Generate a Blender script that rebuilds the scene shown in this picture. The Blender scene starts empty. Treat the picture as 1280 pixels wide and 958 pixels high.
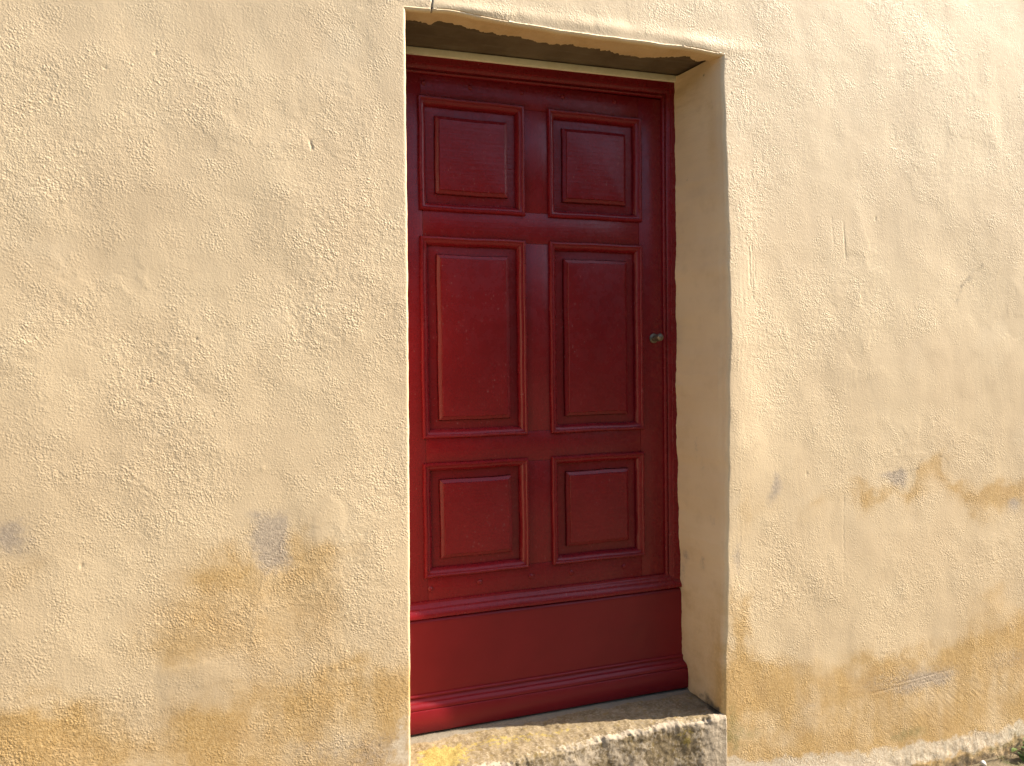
import bpy, bmesh, math, random
import numpy as np
from mathutils import Vector, Matrix

sc = bpy.context.scene
C = sc.collection

# ------------------------------------------------------------------ camera
cam_d = bpy.data.cameras.new('camera')
cam = bpy.data.objects.new('camera', cam_d)
C.objects.link(cam)
R_ = Vector((0.94310495, -0.33224333, -0.01293913))
U_ = Vector((0.02012086, 0.01818461, 0.99963217))
F_ = Vector((0.33188583, 0.94301839, -0.02383502))
m = Matrix((R_, U_, -F_)).transposed().to_4x4()
m.translation = (0.0, -2.09, 1.46)
cam.matrix_world = m
cam_d.sensor_fit = 'HORIZONTAL'
cam_d.sensor_width = 36.0
cam_d.lens = 36.0 * 962 / 1280
cam_d.clip_start = 0.02
cam_d.clip_end = 500
sc.camera = cam

# ------------------------------------------------------------------ light
SUN_EL = math.radians(40)
SUN_AZ = math.radians(13.3)          # angle between the sun's bearing and the wall
to_sun = Vector((math.cos(SUN_AZ) * math.cos(SUN_EL), -math.sin(SUN_AZ) * math.cos(SUN_EL), math.sin(SUN_EL)))
world = bpy.data.worlds.new('World')
sc.world = world
world.use_nodes = True
wn = world.node_tree
bg = wn.nodes['Background']
sky = wn.nodes.new('ShaderNodeTexSky')
sky.sky_type = 'NISHITA'
sky.sun_disc = False
sky.sun_elevation = SUN_EL
sky.sun_rotation = math.atan2(to_sun.x, to_sun.y)
sky.air_density = 1.0
sky.dust_density = 1.5
wn.links.new(sky.outputs[0], bg.inputs[0])
bg.inputs[1].default_value = 0.122
sun_d = bpy.data.lights.new('sun', 'SUN')
sun_d.energy = 5.0
sun_d.angle = math.radians(0.53)
sun_d.color = (1.0, 0.915, 0.79)
sun = bpy.data.objects.new('sun', sun_d)
C.objects.link(sun)
sun.rotation_euler = (-to_sun).to_track_quat('-Z', 'Y').to_euler()
sc.view_settings.view_transform = 'Standard'
sc.view_settings.look = 'None'
sc.view_settings.exposure = 1.18
sc.view_settings.gamma = 1
sc.view_settings.use_curve_mapping = False
sc.cycles.use_denoising = True
sc.cycles.denoising_prefilter = 'ACCURATE'
sc.cycles.denoising_input_passes = 'RGB_ALBEDO_NORMAL'
sc.cycles.max_bounces = 10
sc.cycles.diffuse_bounces = 6

# ------------------------------------------------------------------ numeric noise
def perlin(x, y, seed=0):
    x = np.asarray(x, dtype=np.float64); y = np.asarray(y, dtype=np.float64)
    xi = np.floor(x).astype(np.int64); yi = np.floor(y).astype(np.int64)
    fx = x - xi; fy = y - yi
    def g(ix, iy):
        h = (ix * 374761393 + iy * 668265263 + seed * 2147483647) & 0xffffffff
        h = ((h ^ (h >> 13)) * 1274126177) & 0xffffffff
        h = (h ^ (h >> 16)) & 0xffff
        a = h * (2 * math.pi / 65536.0)
        return np.cos(a), np.sin(a)
    def dot(ix, iy, dx, dy):
        a, b = g(ix, iy)
        return a * dx + b * dy
    u = fx * fx * fx * (fx * (fx * 6 - 15) + 10)
    v = fy * fy * fy * (fy * (fy * 6 - 15) + 10)
    n00 = dot(xi, yi, fx, fy); n10 = dot(xi + 1, yi, fx - 1, fy)
    n01 = dot(xi, yi + 1, fx, fy - 1); n11 = dot(xi + 1, yi + 1, fx - 1, fy - 1)
    return ((n00 * (1 - u) + n10 * u) * (1 - v) + (n01 * (1 - u) + n11 * u) * v) * 1.5

def fbm(x, y, scale, octaves=4, seed=0, gain=0.5):
    s = 0; a = 1.0; f = 1.0 / scale
    for o in range(octaves):
        s = s + a * perlin(x * f + 17.3 * o, y * f - 9.1 * o, seed + o)
        a *= gain; f *= 2.03
    return s

def sstep(a, b, x):
    t = np.clip((x - a) / (b - a), 0, 1)
    return t * t * (3 - 2 * t)

def blob(x, z, cx, cz, rx, rz):
    return np.exp(-(((x - cx) / rx) ** 2 + ((z - cz) / rz) ** 2))

# ------------------------------------------------------------------ object helpers
def link(o, parent=None):
    C.objects.link(o)
    if parent is not None:
        o.parent = parent
    return o

def tag(o, label=None, cat=None, group=None, kind=None):
    if label: o['label'] = label
    if cat: o['category'] = cat
    if group: o['group'] = group
    if kind: o['kind'] = kind
    return o

def empty(name, loc=(0, 0, 0)):
    o = bpy.data.objects.new(name, None)
    o.location = loc
    o.empty_display_size = 0.1
    return link(o)

def obj_bm(name, bm, mat, parent=None, smooth=True, angle=35):
    me = bpy.data.meshes.new(name)
    bmesh.ops.recalc_face_normals(bm, faces=bm.faces[:])
    bm.to_mesh(me); bm.free()
    me.materials.append(mat)
    if smooth:
        for p in me.polygons: p.use_smooth = True
        me.set_sharp_from_angle(angle=math.radians(angle))
    return link(bpy.data.objects.new(name, me), parent)

def mesh_np(name, verts, quads, mat, parent=None, smooth=True, attrs=None):
    me = bpy.data.meshes.new(name)
    nv = len(verts); nq = len(quads)
    me.vertices.add(nv)
    me.vertices.foreach_set('co', np.ascontiguousarray(verts, dtype=np.float32).ravel())
    me.loops.add(nq * 4)
    me.loops.foreach_set('vertex_index', np.ascontiguousarray(quads, dtype=np.int32).ravel())
    me.polygons.add(nq)
    me.polygons.foreach_set('loop_start', np.arange(0, nq * 4, 4, dtype=np.int32))
    me.polygons.foreach_set('use_smooth', np.full(nq, smooth, dtype=bool))
    me.update(calc_edges=True)
    for k, a in (attrs or {}).items():
        at = me.attributes.new(k, 'FLOAT_COLOR', 'POINT')
        at.data.foreach_set('color', np.ascontiguousarray(a, dtype=np.float32).ravel())
    me.materials.append(mat)
    return link(bpy.data.objects.new(name, me), parent)

# ------------------------------------------------------------------ material helpers
class NT:
    def __init__(s, name):
        s.m = bpy.data.materials.new(name); s.m.use_nodes = True
        s.t = s.m.node_tree; s.b = s.t.nodes['Principled BSDF']
        s.out = s.t.nodes['Material Output']
        s.tc = s.t.nodes.new('ShaderNodeTexCoord')
    def n(s, typ, **kw):
        nd = s.t.nodes.new(typ)
        for k, v in kw.items(): setattr(nd, k, v)
        return nd
    def l(s, a, b): s.t.links.new(a, b)
    def set(s, sock, v):
        if hasattr(v, 'is_output'): s.l(v, sock)
        else: sock.default_value = v
    def map(s, scale=(1, 1, 1), rot=(0, 0, 0), vec=None):
        mp = s.n('ShaderNodeMapping')
        s.l(vec or s.tc.outputs['Object'], mp.inputs[0])
        mp.inputs['Scale'].default_value = scale
        mp.inputs['Rotation'].default_value = rot
        return mp.outputs[0]
    def noise(s, scale, detail=4, rough=0.55, vec=None, dist=0.0):
        nd = s.n('ShaderNodeTexNoise')
        s.l(vec or s.tc.outputs['Object'], nd.inputs['Vector'])
        nd.inputs['Scale'].default_value = scale
        nd.inputs['Detail'].default_value = detail
        nd.inputs['Roughness'].default_value = rough
        nd.inputs['Distortion'].default_value = dist
        return nd.outputs['Fac']
    def voro(s, scale, vec=None, feature='F1'):
        nd = s.n('ShaderNodeTexVoronoi', feature=feature)
        s.l(vec or s.tc.outputs['Object'], nd.inputs['Vector'])
        nd.inputs['Scale'].default_value = scale
        return nd.outputs['Distance']
    def ramp(s, v, a, b, lo=0.0, hi=1.0):
        nd = s.n('ShaderNodeMapRange', interpolation_type='SMOOTHSTEP')
        s.l(v, nd.inputs['Value'])
        nd.inputs['From Min'].default_value = a; nd.inputs['From Max'].default_value = b
        nd.inputs['To Min'].default_value = lo; nd.inputs['To Max'].default_value = hi
        return nd.outputs[0]
    def math(s, op, a, b=0.0, c=None):
        nd = s.n('ShaderNodeMath', operation=op)
        s.set(nd.inputs[0], a); s.set(nd.inputs[1], b)
        if c is not None: s.set(nd.inputs[2], c)
        return nd.outputs[0]
    def mix(s, f, a, b, blend='MIX'):
        nd = s.n('ShaderNodeMix', data_type='RGBA', blend_type=blend)
        s.set(nd.inputs[0], f)
        s.set(nd.inputs[6], a if hasattr(a, 'is_output') else (*a, 1))
        s.set(nd.inputs[7], b if hasattr(b, 'is_output') else (*b, 1))
        return nd.outputs[2]
    def bump(s, h, strength, dist, prev=None):
        nd = s.n('ShaderNodeBump')
        s.l(h, nd.inputs['Height'])
        nd.inputs['Strength'].default_value = strength
        nd.inputs['Distance'].default_value = dist
        if prev is not None: s.l(prev, nd.inputs['Normal'])
        return nd.outputs[0]
    def done(s, col, rough, normal=None, spec=0.5):
        s.set(s.b.inputs['Base Color'], col if hasattr(col, 'is_output') else (*col, 1))
        s.set(s.b.inputs['Roughness'], rough)
        s.b.inputs['Specular IOR Level'].default_value = spec
        if normal is not None: s.l(normal, s.b.inputs['Normal'])
        return s.m

def mat_stucco():
    s = NT('limewash_stucco')
    at = s.n('ShaderNodeAttribute', attribute_name='stain')
    sep = s.n('ShaderNodeSeparateColor'); s.l(at.outputs['Color'], sep.inputs[0])
    ochre, grey, pale, rough = sep.outputs[0], sep.outputs[1], sep.outputs[2], at.outputs['Alpha']
    at2 = s.n('ShaderNodeAttribute', attribute_name='wear')
    sep2 = s.n('ShaderNodeSeparateColor'); s.l(at2.outputs['Color'], sep2.inputs[0])
    dirt, moss = sep2.outputs[0], sep2.outputs[1]
    big = s.noise(2.2, 4, 0.6)
    mid = s.noise(14, 5, 0.6)
    fine = s.noise(110, 4, 0.6)
    spk = s.noise(260, 2, 0.5)
    col = s.mix(s.ramp(big, 0.35, 0.65), (0.655, 0.492, 0.298), (0.725, 0.556, 0.342))
    col = s.mix(s.ramp(mid, 0.5, 0.72, 0, 0.5), col, (0.60, 0.448, 0.268))
    col = s.mix(s.ramp(s.noise(5.5, 3), 0.55, 0.75, 0, 0.35), col, (0.74, 0.59, 0.39))
    # ochre damp stain, edge broken by grain; also the reveal's painted-in warm light
    of = s.math('ADD', ochre, s.math('MULTIPLY', s.math('SUBTRACT', mid, 0.5), s.math('MULTIPLY', s.ramp(ochre, 0.05, 0.3), 0.55)))
    ocol = s.mix(s.ramp(fine, 0.35, 0.7), (0.500, 0.305, 0.105), (0.630, 0.415, 0.170))
    ocol = s.mix(s.ramp(s.noise(7, 4), 0.45, 0.7, 0, 0.6), ocol, (0.50, 0.315, 0.135))
    col = s.mix(s.ramp(of, 0.02, 0.80, 0, 0.95), col, ocol)
    # bare grey render showing through the wash
    gf = s.math('ADD', grey, s.math('MULTIPLY', s.math('SUBTRACT', s.noise(75, 5, 0.7), 0.5), s.math('MULTIPLY', s.ramp(grey, 0.03, 0.3), 1.5)))
    gcol = s.mix(s.ramp(fine, 0.4, 0.65), (0.345, 0.272, 0.208), (0.52, 0.415, 0.300))
    col = s.mix(s.ramp(gf, 0.10, 1.0, 0, 0.82), col, gcol)
    # lime bloom at the foot
    pf = s.math('ADD', pale, s.math('MULTIPLY', s.math('SUBTRACT', s.noise(26, 5, 0.65), 0.5), s.math('MULTIPLY', s.ramp(pale, 0.03, 0.3), 1.7)))
    pcol = s.mix(s.ramp(fine, 0.35, 0.65), (0.60, 0.475, 0.33), (0.76, 0.65, 0.49))
    col = s.mix(s.ramp(pf, 0.2, 0.8, 0, 0.9), col, pcol)
    mf = s.math('ADD', moss, s.math('MULTIPLY', s.math('SUBTRACT', s.noise(30, 5, 0.7), 0.5), s.math('MULTIPLY', s.ramp(moss, 0.03, 0.3), 1.4)))
    col = s.mix(s.ramp(mf, 0.2, 0.8, 0, 0.75), col, (0.26, 0.22, 0.075))
    df = s.math('ADD', dirt, s.math('MULTIPLY', s.math('SUBTRACT', s.noise(60, 5, 0.7), 0.5), s.math('MULTIPLY', s.ramp(dirt, 0.03, 0.3), 1.2)))
    col = s.mix(s.ramp(df, 0.15, 0.9, 0, 0.9), col, (0.10, 0.075, 0.048))
    # tiny pores and specks
    pore = s.ramp(s.voro(45, s.map((1, 1, 1))), 0.035, 0.012)
    pore = s.math('MULTIPLY', pore, s.ramp(s.noise(9, 2), 0.55, 0.6))
    col = s.mix(s.math('MULTIPLY', pore, 0.7), col, (0.22, 0.16, 0.10))
    # grain of the render
    rr = s.ramp(rough, 0.0, 1.0, 0.30, 1.0)
    warp = s.n('ShaderNodeVectorMath', operation='MULTIPLY_ADD')
    nn = s.n('ShaderNodeTexNoise'); s.l(s.tc.outputs['Object'], nn.inputs['Vector']); nn.inputs['Scale'].default_value = 35
    s.l(nn.outputs['Color'], warp.inputs[0]); warp.inputs[1].default_value = (0.006, 0.006, 0.006)
    s.l(s.tc.outputs['Object'], warp.inputs[2])
    g1 = s.noise(215, 3, 0.6)
    v1 = s.ramp(s.voro(165, warp.outputs[0]), 0.75, 0.10)
    clus = s.ramp(s.noise(16, 3, 0.6), 0.40, 0.66, 0.15, 1.0)
    g2 = s.noise(420, 2, 0.5)
    h = s.math('ADD', s.math('MULTIPLY', g1, 1.0), s.math('MULTIPLY', g2, 0.45))
    h = s.math('ADD', h, s.math('MULTIPLY', s.math('MULTIPLY', v1, clus), 0.55))
    h = s.math('MULTIPLY', h, rr)
    h = s.math('SUBTRACT', h, s.math('MULTIPLY', pore, 1.0))
    nrm = s.bump(h, 0.7, 0.0022)
    return s.done(col, s.ramp(fine, 0.3, 0.7, 0.58, 0.72), nrm, 0.70)

def mat_paint(name='red_gloss_paint', grain=0.35, axis='x', dull=0.0, chips=1.0):
    s = NT(name)
    if axis == 'x':
        st = s.map((5, 60, 90)); st2 = s.map((11, 120, 220))
    else:
        st = s.map((90, 60, 5)); st2 = s.map((220, 120, 11))
    g = s.noise(1.0, 5, 0.65, vec=st, dist=0.4)
    g2 = s.noise(1.0, 4, 0.6, vec=st2)
    big = s.noise(3.5, 4, 0.6)
    col = s.mix(s.ramp(big, 0.3, 0.7), (0.158, 0.0065, 0.0105), (0.192, 0.0085, 0.0130))
    col = s.mix(s.ramp(g, 0.55, 0.8, 0, 0.35), col, (0.115, 0.0070, 0.0095))
    # chips, dust and scuffs
    sp = s.math('MULTIPLY', s.ramp(s.noise(170, 2, 0.5, vec=s.map((1, 1, 0.6))), 0.680, 0.735), s.ramp(s.noise(7, 3), 0.40, 0.60))
    col = s.mix(s.math('MULTIPLY', sp, 0.34 * chips), col, (0.42, 0.22, 0.20))
    h = s.math('ADD', s.math('MULTIPLY', g, 0.8), s.math('MULTIPLY', g2, 0.5))
    h = s.math('ADD', h, s.math('MULTIPLY', s.noise(140, 3), 0.25))
    n1 = s.bump(h, grain, 0.0011)
    n1 = s.bump(s.noise(9, 2), 0.25, 0.004, n1)
    r = s.ramp(s.noise(22, 5, 0.65), 0.3, 0.7, 0.20 + dull, 0.34 + dull)
    r = s.math('ADD', r, s.math('MULTIPLY', sp, 0.3))
    return s.done(col, r, n1, 0.30)

def mat_stone():
    s = NT('weathered_step_stone')
    at = s.n('ShaderNodeAttribute', attribute_name='stain')
    sep = s.n('ShaderNodeSeparateColor'); s.l(at.outputs['Color'], sep.inputs[0])
    lich, bright, cem, dark = sep.outputs[0], sep.outputs[1], sep.outputs[2], at.outputs['Alpha']
    a = s.noise(22, 6, 0.7); b = s.noise(115, 5, 0.7); f = s.noise(300, 3, 0.6)
    col = s.mix(s.ramp(a, 0.35, 0.65), (0.185, 0.135, 0.070), (0.275, 0.210, 0.122))
    col = s.mix(s.ramp(b, 0.48, 0.66, 0, 0.8), col, (0.34, 0.27, 0.185))
    col = s.mix(s.ramp(b, 0.44, 0.3, 0, 0.6), col, (0.095, 0.070, 0.040))
    col = s.mix(s.ramp(s.noise(40, 4, 0.6), 0.56, 0.68, 0, 0.5), col, (0.22, 0.150, 0.035))
    bf = s.math('ADD', bright, s.math('MULTIPLY', s.math('SUBTRACT', b, 0.5), s.math('MULTIPLY', s.ramp(bright, 0.02, 0.3), 1.8)))
    col = s.mix(s.ramp(bf, 0.3, 0.75, 0, 0.9), col, (0.43, 0.352, 0.258))
    lf = s.math('ADD', lich, s.math('MULTIPLY', s.math('SUBTRACT', s.noise(55, 5, 0.7), 0.5), s.math('MULTIPLY', s.ramp(lich, 0.02, 0.3), 1.9)))
    lcol = s.mix(s.ramp(f, 0.4, 0.62), (0.27, 0.195, 0.055), (0.40, 0.305, 0.095))
    col = s.mix(s.ramp(lf, 0.35, 0.6, 0, 0.92), col, lcol)
    cf = s.math('ADD', cem, s.math('MULTIPLY', s.math('SUBTRACT', a, 0.5), s.math('MULTIPLY', s.ramp(cem, 0.02, 0.3), 0.9)))
    col = s.mix(s.ramp(cf, 0.3, 0.7, 0, 0.8), col, (0.215, 0.190, 0.150))
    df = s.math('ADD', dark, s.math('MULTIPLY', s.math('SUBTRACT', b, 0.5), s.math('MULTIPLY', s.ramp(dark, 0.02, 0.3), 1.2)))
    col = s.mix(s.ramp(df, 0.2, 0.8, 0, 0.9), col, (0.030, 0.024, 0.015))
    h = s.math('ADD', s.math('MULTIPLY', b, 0.8), s.math('MULTIPLY', f, 0.5))
    return s.done(col, 0.9, s.bump(h, 0.7, 0.0028), 0.2)

def mat_lintel():
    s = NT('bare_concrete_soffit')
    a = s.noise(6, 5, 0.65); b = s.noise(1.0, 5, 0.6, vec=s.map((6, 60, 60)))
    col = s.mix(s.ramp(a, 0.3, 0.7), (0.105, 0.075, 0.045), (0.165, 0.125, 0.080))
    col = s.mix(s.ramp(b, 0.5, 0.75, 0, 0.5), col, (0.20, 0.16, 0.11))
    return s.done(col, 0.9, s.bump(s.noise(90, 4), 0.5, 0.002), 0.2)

def mat_simple(name, c1, c2, scale, rough, bump=0.3, dist=0.001, spec=0.4, metal=0.0):
    s = NT(name)
    a = s.noise(scale, 5, 0.65)
    col = s.mix(s.ramp(a, 0.3, 0.7), c1, c2)
    s.b.inputs['Metallic'].default_value = metal
    return s.done(col, rough, s.bump(s.noise(scale * 3, 4), bump, dist), spec)

def mat_ground():
    s = NT('dry_soil_and_gravel')
    a = s.noise(3, 6, 0.65); b = s.noise(60, 5, 0.7)
    col = s.mix(s.ramp(a, 0.35, 0.65), (0.145, 0.115, 0.068), (0.225, 0.172, 0.103))
    col = s.mix(s.ramp(s.noise(9, 5, 0.7), 0.52, 0.66, 0, 0.7), col, (0.060, 0.068, 0.020))
    col = s.mix(s.ramp(b, 0.58, 0.7, 0, 0.5), col, (0.22, 0.185, 0.13))
    col = s.mix(s.ramp(b, 0.42, 0.3, 0, 0.7), col, (0.045, 0.034, 0.020))
    gx = s.n('ShaderNodeSeparateXYZ'); s.l(s.tc.outputs['Object'], gx.inputs[0])
    far = s.ramp(gx.outputs[1], -4.5, -7.5)
    col = s.mix(far, col, s.mix(s.ramp(a, 0.4, 0.6), (0.020, 0.030, 0.009), (0.050, 0.068, 0.020)))  # dark green of the added bank, for its dark reflections
    return s.done(col, 0.95, s.bump(b, 0.8, 0.01), 0.2)

def mat_leaf(name, c1, c2, scale=40):
    s = NT(name)
    oi = s.n('ShaderNodeObjectInfo')
    a = s.noise(scale, 3)
    col = s.mix(s.ramp(a, 0.35, 0.65), c1, c2)
    s.b.inputs['Transmission Weight'].default_value = 0.0
    return s.done(col, 0.5, None, 0.4)

M = dict(
    stucco=mat_stucco(),
    paint_h=mat_paint('red_gloss_paint_horizontal_grain', 0.75, 'x'),
    paint_v=mat_paint('red_gloss_paint_vertical_grain', 0.35, 'z'),
    paint_board=mat_paint('red_satin_paint_new_board', 0.06, 'x', 0.10, 0.15),
    stone=mat_stone(),
    lintel=mat_lintel(),
    cream=mat_simple('cream_painted_batten', (0.72, 0.65, 0.47), (0.80, 0.74, 0.57), 30, 0.6),
    bronze=mat_simple('tarnished_bronze', (0.13, 0.105, 0.075), (0.24, 0.205, 0.155), 120, 0.45, 0.4, 0.0008, 0.5, 0.7),
    ground=mat_ground(),
    leaf=mat_leaf('weed_leaf_green', (0.095, 0.155, 0.028), (0.155, 0.225, 0.050)),
    blade=mat_leaf('grass_blade_green', (0.065, 0.105, 0.020), (0.150, 0.175, 0.045), 15),
    straw=mat_leaf('dry_stem_straw', (0.30, 0.21, 0.11), (0.40, 0.31, 0.19), 15),
    pebble=mat_simple('pale_limestone', (0.62, 0.57, 0.49), (0.74, 0.70, 0.63), 60, 0.8),
)

# ------------------------------------------------------------------ ground
def build_ground():
    def lines(lo, d0, d1, hi, h):
        mid = np.arange(d0, d1 + h / 2, h)
        a = [d0]; st = h
        while a[-1] > lo: st *= 1.35; a.append(a[-1] - st)
        b = [mid[-1]]; st = h
        while b[-1] < hi: st *= 1.35; b.append(b[-1] + st)
        return np.array(a[:0:-1] + list(mid) + b[1:])
    xs = lines(-150, -1.0, 4.0, 150, 0.03)
    ys = lines(-150, -1.2, 0.30, 20, 0.03)
    X, Y = np.meshgrid(xs, ys)
    near = np.exp(-((X - 1.5) / 8) ** 2 - (Y / 5) ** 2)
    Z = -0.032 + near * (0.012 * fbm(X, Y, 0.5, 4, 3) + 0.006 * fbm(X, Y, 0.08, 3, 5)) - 0.06 * sstep(0.1, 1.5, -Y)
    # unseen bank, added as something dark for the gloss paint to reflect
    Z = Z + (6.0 + 1.0 * fbm(X, Y, 4.0, 4, 8)) * sstep(6.5, 10.0, -Y + 0.8 * fbm(X, Y, 3.0, 3, 9)) * sstep(60, 40, np.abs(X))
    V = np.stack([X, Y, Z], -1).reshape(-1, 3)
    n, w = X.shape
    i = np.arange(n * w).reshape(n, w)
    Q = np.stack([i[:-1, :-1], i[:-1, 1:], i[1:, 1:], i[1:, :-1]], -1).reshape(-1, 4)
    o = mesh_np('ground', V, Q, M['ground'])
    tag(o, kind='structure')
build_ground()

# ------------------------------------------------------------------ house wall
AR_L = (np.array([-0.3, 0.349, 0.813, 1.146, 1.477, 1.806, 2.132, 2.43, 3.0]),
        np.array([0.420, 0.423, 0.429, 0.433, 0.436, 0.439, 0.440, 0.443, 0.443]))
AR_R = (np.array([-0.3, 0.322, 0.439, 0.697, 0.954, 1.211, 1.467, 1.721, 1.974, 2.226, 2.421, 3.0]),
        np.array([1.438, 1.438, 1.440, 1.450, 1.452, 1.451, 1.456, 1.461, 1.457, 1.453, 1.450, 1.450]))
AR_T = (np.array([0.0, 0.445, 0.562, 0.702, 0.898, 1.053, 1.216, 1.329, 1.445, 2.0]),
        np.array([2.428, 2.428, 2.438, 2.431, 2.425, 2.426, 2.429, 2.431, 2.424, 2.424]))
XL, XR, ZT = 0.435, 1.452, 2.428
RL, RR, RT = 0.0075, 0.014, 0.008      # arris radii
OCH_L = (np.array([-4, -0.549, -0.412, -0.32, -0.163, -0.084, 0.045, 0.214, 0.304, 0.414, 0.6]),
         np.array([0.66, 0.704, 0.683, 0.627, 0.618, 0.640, 0.664, 0.674, 0.681, 0.690, 0.69]))
OCH_R = (np.array([1.3, 1.448, 1.559, 1.82, 2.12, 2.331, 2.477, 2.781, 7]),
         np.array([0.50, 0.480, 0.474, 0.464, 0.436, 0.434, 0.500, 0.505, 0.52]))
PALE_R = (np.array([1.3, 1.455, 1.788, 2.013, 2.259, 2.517, 2.782, 7]),
          np.array([0.19, 0.178, 0.142, 0.109, 0.100, 0.085, 0.085, 0.085]))

def seg_groove(x, z, x0, z0, x1, z1, w):
    dx, dz = x1 - x0, z1 - z0
    L2 = dx * dx + dz * dz
    t = np.clip(((x - x0) * dx + (z - z0) * dz) / L2, 0, 1)
    d2 = (x - x0 - t * dx) ** 2 + (z - z0 - t * dz) ** 2
    return np.exp(-d2 / (w * w))

def wall_fields(x, z):
    """height of the render, stain and wear masks at points of the wall's face"""
    wx = x + 0.020 * fbm(x, z, 0.12, 2, 31); wz = z + 0.020 * fbm(x, z, 0.12, 2, 37)
    # --- roughness of the trowelling
    rough = 0.43 + 0.36 * fbm(wx, wz, 0.42, 3, 1) + 0.25 * fbm(wx, wz, 0.13, 2, 2)
    for cx, cz, rx, rz, k in ((-0.03, 0.82, 0.16, 0.10, .5), (-0.42, 2.11, 0.20, 0.14, .25), (-0.5, 1.9, 0.14, 0.12, .5), (-0.04, 2.2, 0.10, 0.05, .4),
                              (0.29, 1.70, 0.14, 0.16, .35), (0.30, 2.0, 0.12, 0.3, .2), (2.32, 1.60, 0.14, 0.07, .45), (1.56, 1.98, 0.07, 0.16, .35),
                              (1.60, 1.5, 0.10, 0.25, .35), (1.75, 0.74, 0.20, 0.14, .35), (2.2, 0.62, 0.3, 0.1, .15),
                              (0.35, 1.15, 0.1, 0.2, .3), (-0.15, 1.15, 0.2, 0.15, .25), (1.9, 1.8, 0.2, 0.1, .2)):
        rough = rough + k * blob(wx, wz, cx, cz, rx, rz)
    for cx, cz, rx, rz, k in ((-0.154, 0.69, 0.055, 0.075, 1.2), (-0.09, 0.685, 0.09, 0.03, 1.), (0.097, 0.788, 0.05, 0.032, 1.2), (0.213, 1.055, 0.04, 0.05, 1.),
                              (0.39, 0.40, 0.06, 0.08, .7), (2.05, 0.86, 0.22, 0.10, .5), (2.2, 1.35, 0.35, 0.12, .45),
                              (2.65, 1.5, 0.2, 0.25, .4), (2.0, 1.9, 0.25, 0.12, .3), (-0.25, 1.72, 0.25, 0.10, .4), (-0.3, 1.3, 0.12, 0.1, .25), (1.75, 1.15, 0.2, 0.08, .3)):
        rough = rough - k * blob(wx, wz, cx, cz, rx, rz)
    lowr = sstep(0.62, 0.45, z)
    rough = np.clip(rough, 0.03, 1.15)
    # --- relief
    h = 0.0030 * fbm(x, z, 0.60, 2, 11) + 0.0013 * fbm(wx, 0.7 * wz + 0.3 * wx, 0.24, 2, 15) + 0.0005 * fbm(wx, wz, 0.13, 2, 12)
    n1 = perlin(wx / 0.026, wz / 0.026, 21); n2 = perlin(wx / 0.0125, wz / 0.0125, 22)
    n3 = perlin((wx * 0.8 + wz * 0.3) / 0.048, (wz - 0.2 * wx) / 0.030, 23)
    k1 = sstep(-0.25, 0.30, n1 + 0.55 * n2)
    k2 = sstep(-0.05, 0.30, n3 + 0.5 * n1)
    n4 = perlin(wx / 0.0078 + 3, wz / 0.0092, 24)
    hi = np.clip(rough - 0.45, 0, 1)
    h = h + rough * (0.00012 * k1 + 0.00018 * n2 + 0.00032 * n4) + hi * (0.00042 * k1 + 0.00030 * n4 + 0.0001 * k2)
    # ridges left by the float: edges of smears
    edge = sstep(-0.10, 0.16, fbm(wx, wz, 0.17, 4, 45, 0.6))
    h = h + 0.0004 * edge * sstep(0.1, 0.6, fbm(x, z, 0.45, 2, 46))
    h = h + 0.012 * blob(x, z, 1.47, 1.45, 0.11, 0.50)  # bulge added beside the opening to shade the drip moulding from sun
    # pressed-flat skins with a lip
    for cx, cz, rx, rz in ((-0.154, 0.69, 0.060, 0.085), (-0.08, 0.683, 0.10, 0.035), (0.097, 0.788, 0.055, 0.036), (0.213, 1.055, 0.035, 0.05)):
        d = ((wx - cx) / rx) ** 2 + ((wz - cz) / rz) ** 2
        h = h + 0.0005 * sstep(1.4, 0.5, d + 0.5 * fbm(x, z, 0.05, 3, 48))
    # vertical combing beside the opening
    comb = perlin(x / 0.009, z / 0.10, 51) * (blob(x, z, 1.53, 1.70, 0.06, 0.30) + 0.6 * blob(x, z, 1.50, 0.9, 0.04, 0.5) + 0.4 * blob(x, z, 1.52, 2.2, 0.07, 0.2))
    h = h + 0.00035 * comb
    comb2 = perlin((x + 0.12 * z) / 0.012, z / 0.12, 52) * sstep(0.0, 0.4, fbm(x, z, 0.5, 2, 53)) * 0.5
    h = h + 0.00015 * comb2
    # diagonal strokes low on the right
    dg = perlin((x * 0.64 + z * 0.77) / 0.008, (z * 0.64 - x * 0.77) / 0.06, 54) * blob(x, z, 2.45, 0.22, 0.45, 0.14)
    h = h + 0.00045 * dg * (1 + perlin(x / 0.06, z / 0.05, 55))
    # scratches, pits, crack
    for s_ in ((1.545, 1.86, 1.548, 1.70, 0.0016, .0014), (1.556, 1.85, 1.560, 1.66, 0.0016, .0012), (1.568, 1.80, 1.570, 1.72, 0.0014, .001),
               (1.93, 1.93, 1.94, 1.80, 0.0018, .0012), (1.88, 1.94, 1.89, 1.85, 0.0015, .0008), (1.93, 1.01, 1.925, 0.72, 0.0015, .0009),
               (2.15, 0.318, 2.42, 0.330, 0.0018, .0010), (2.05, 0.300, 2.30, 0.312, 0.0018, .0010), (2.20, 0.300, 2.40, 0.305, 0.002, .0008),
               (0.184, 2.055, 0.186, 2.032, 0.0024, .0020), (2.52, 0.70, 2.72, 0.715, 0.002, .0006),
               (0.519, 2.49, 0.516, 2.445, 0.0017, .0035), (0.516, 2.445, 0.510, 2.415, 0.0017, .0035), (0.524, 2.60, 0.519, 2.49, 0.0017, .003),
               (0.36, 2.50, 0.42, 2.45, 0.0018, .0012)):
        h = h - s_[5] * seg_groove(x + 0.003 * perlin(x / 0.015, z / 0.015, 61), z, *s_[:5])
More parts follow.
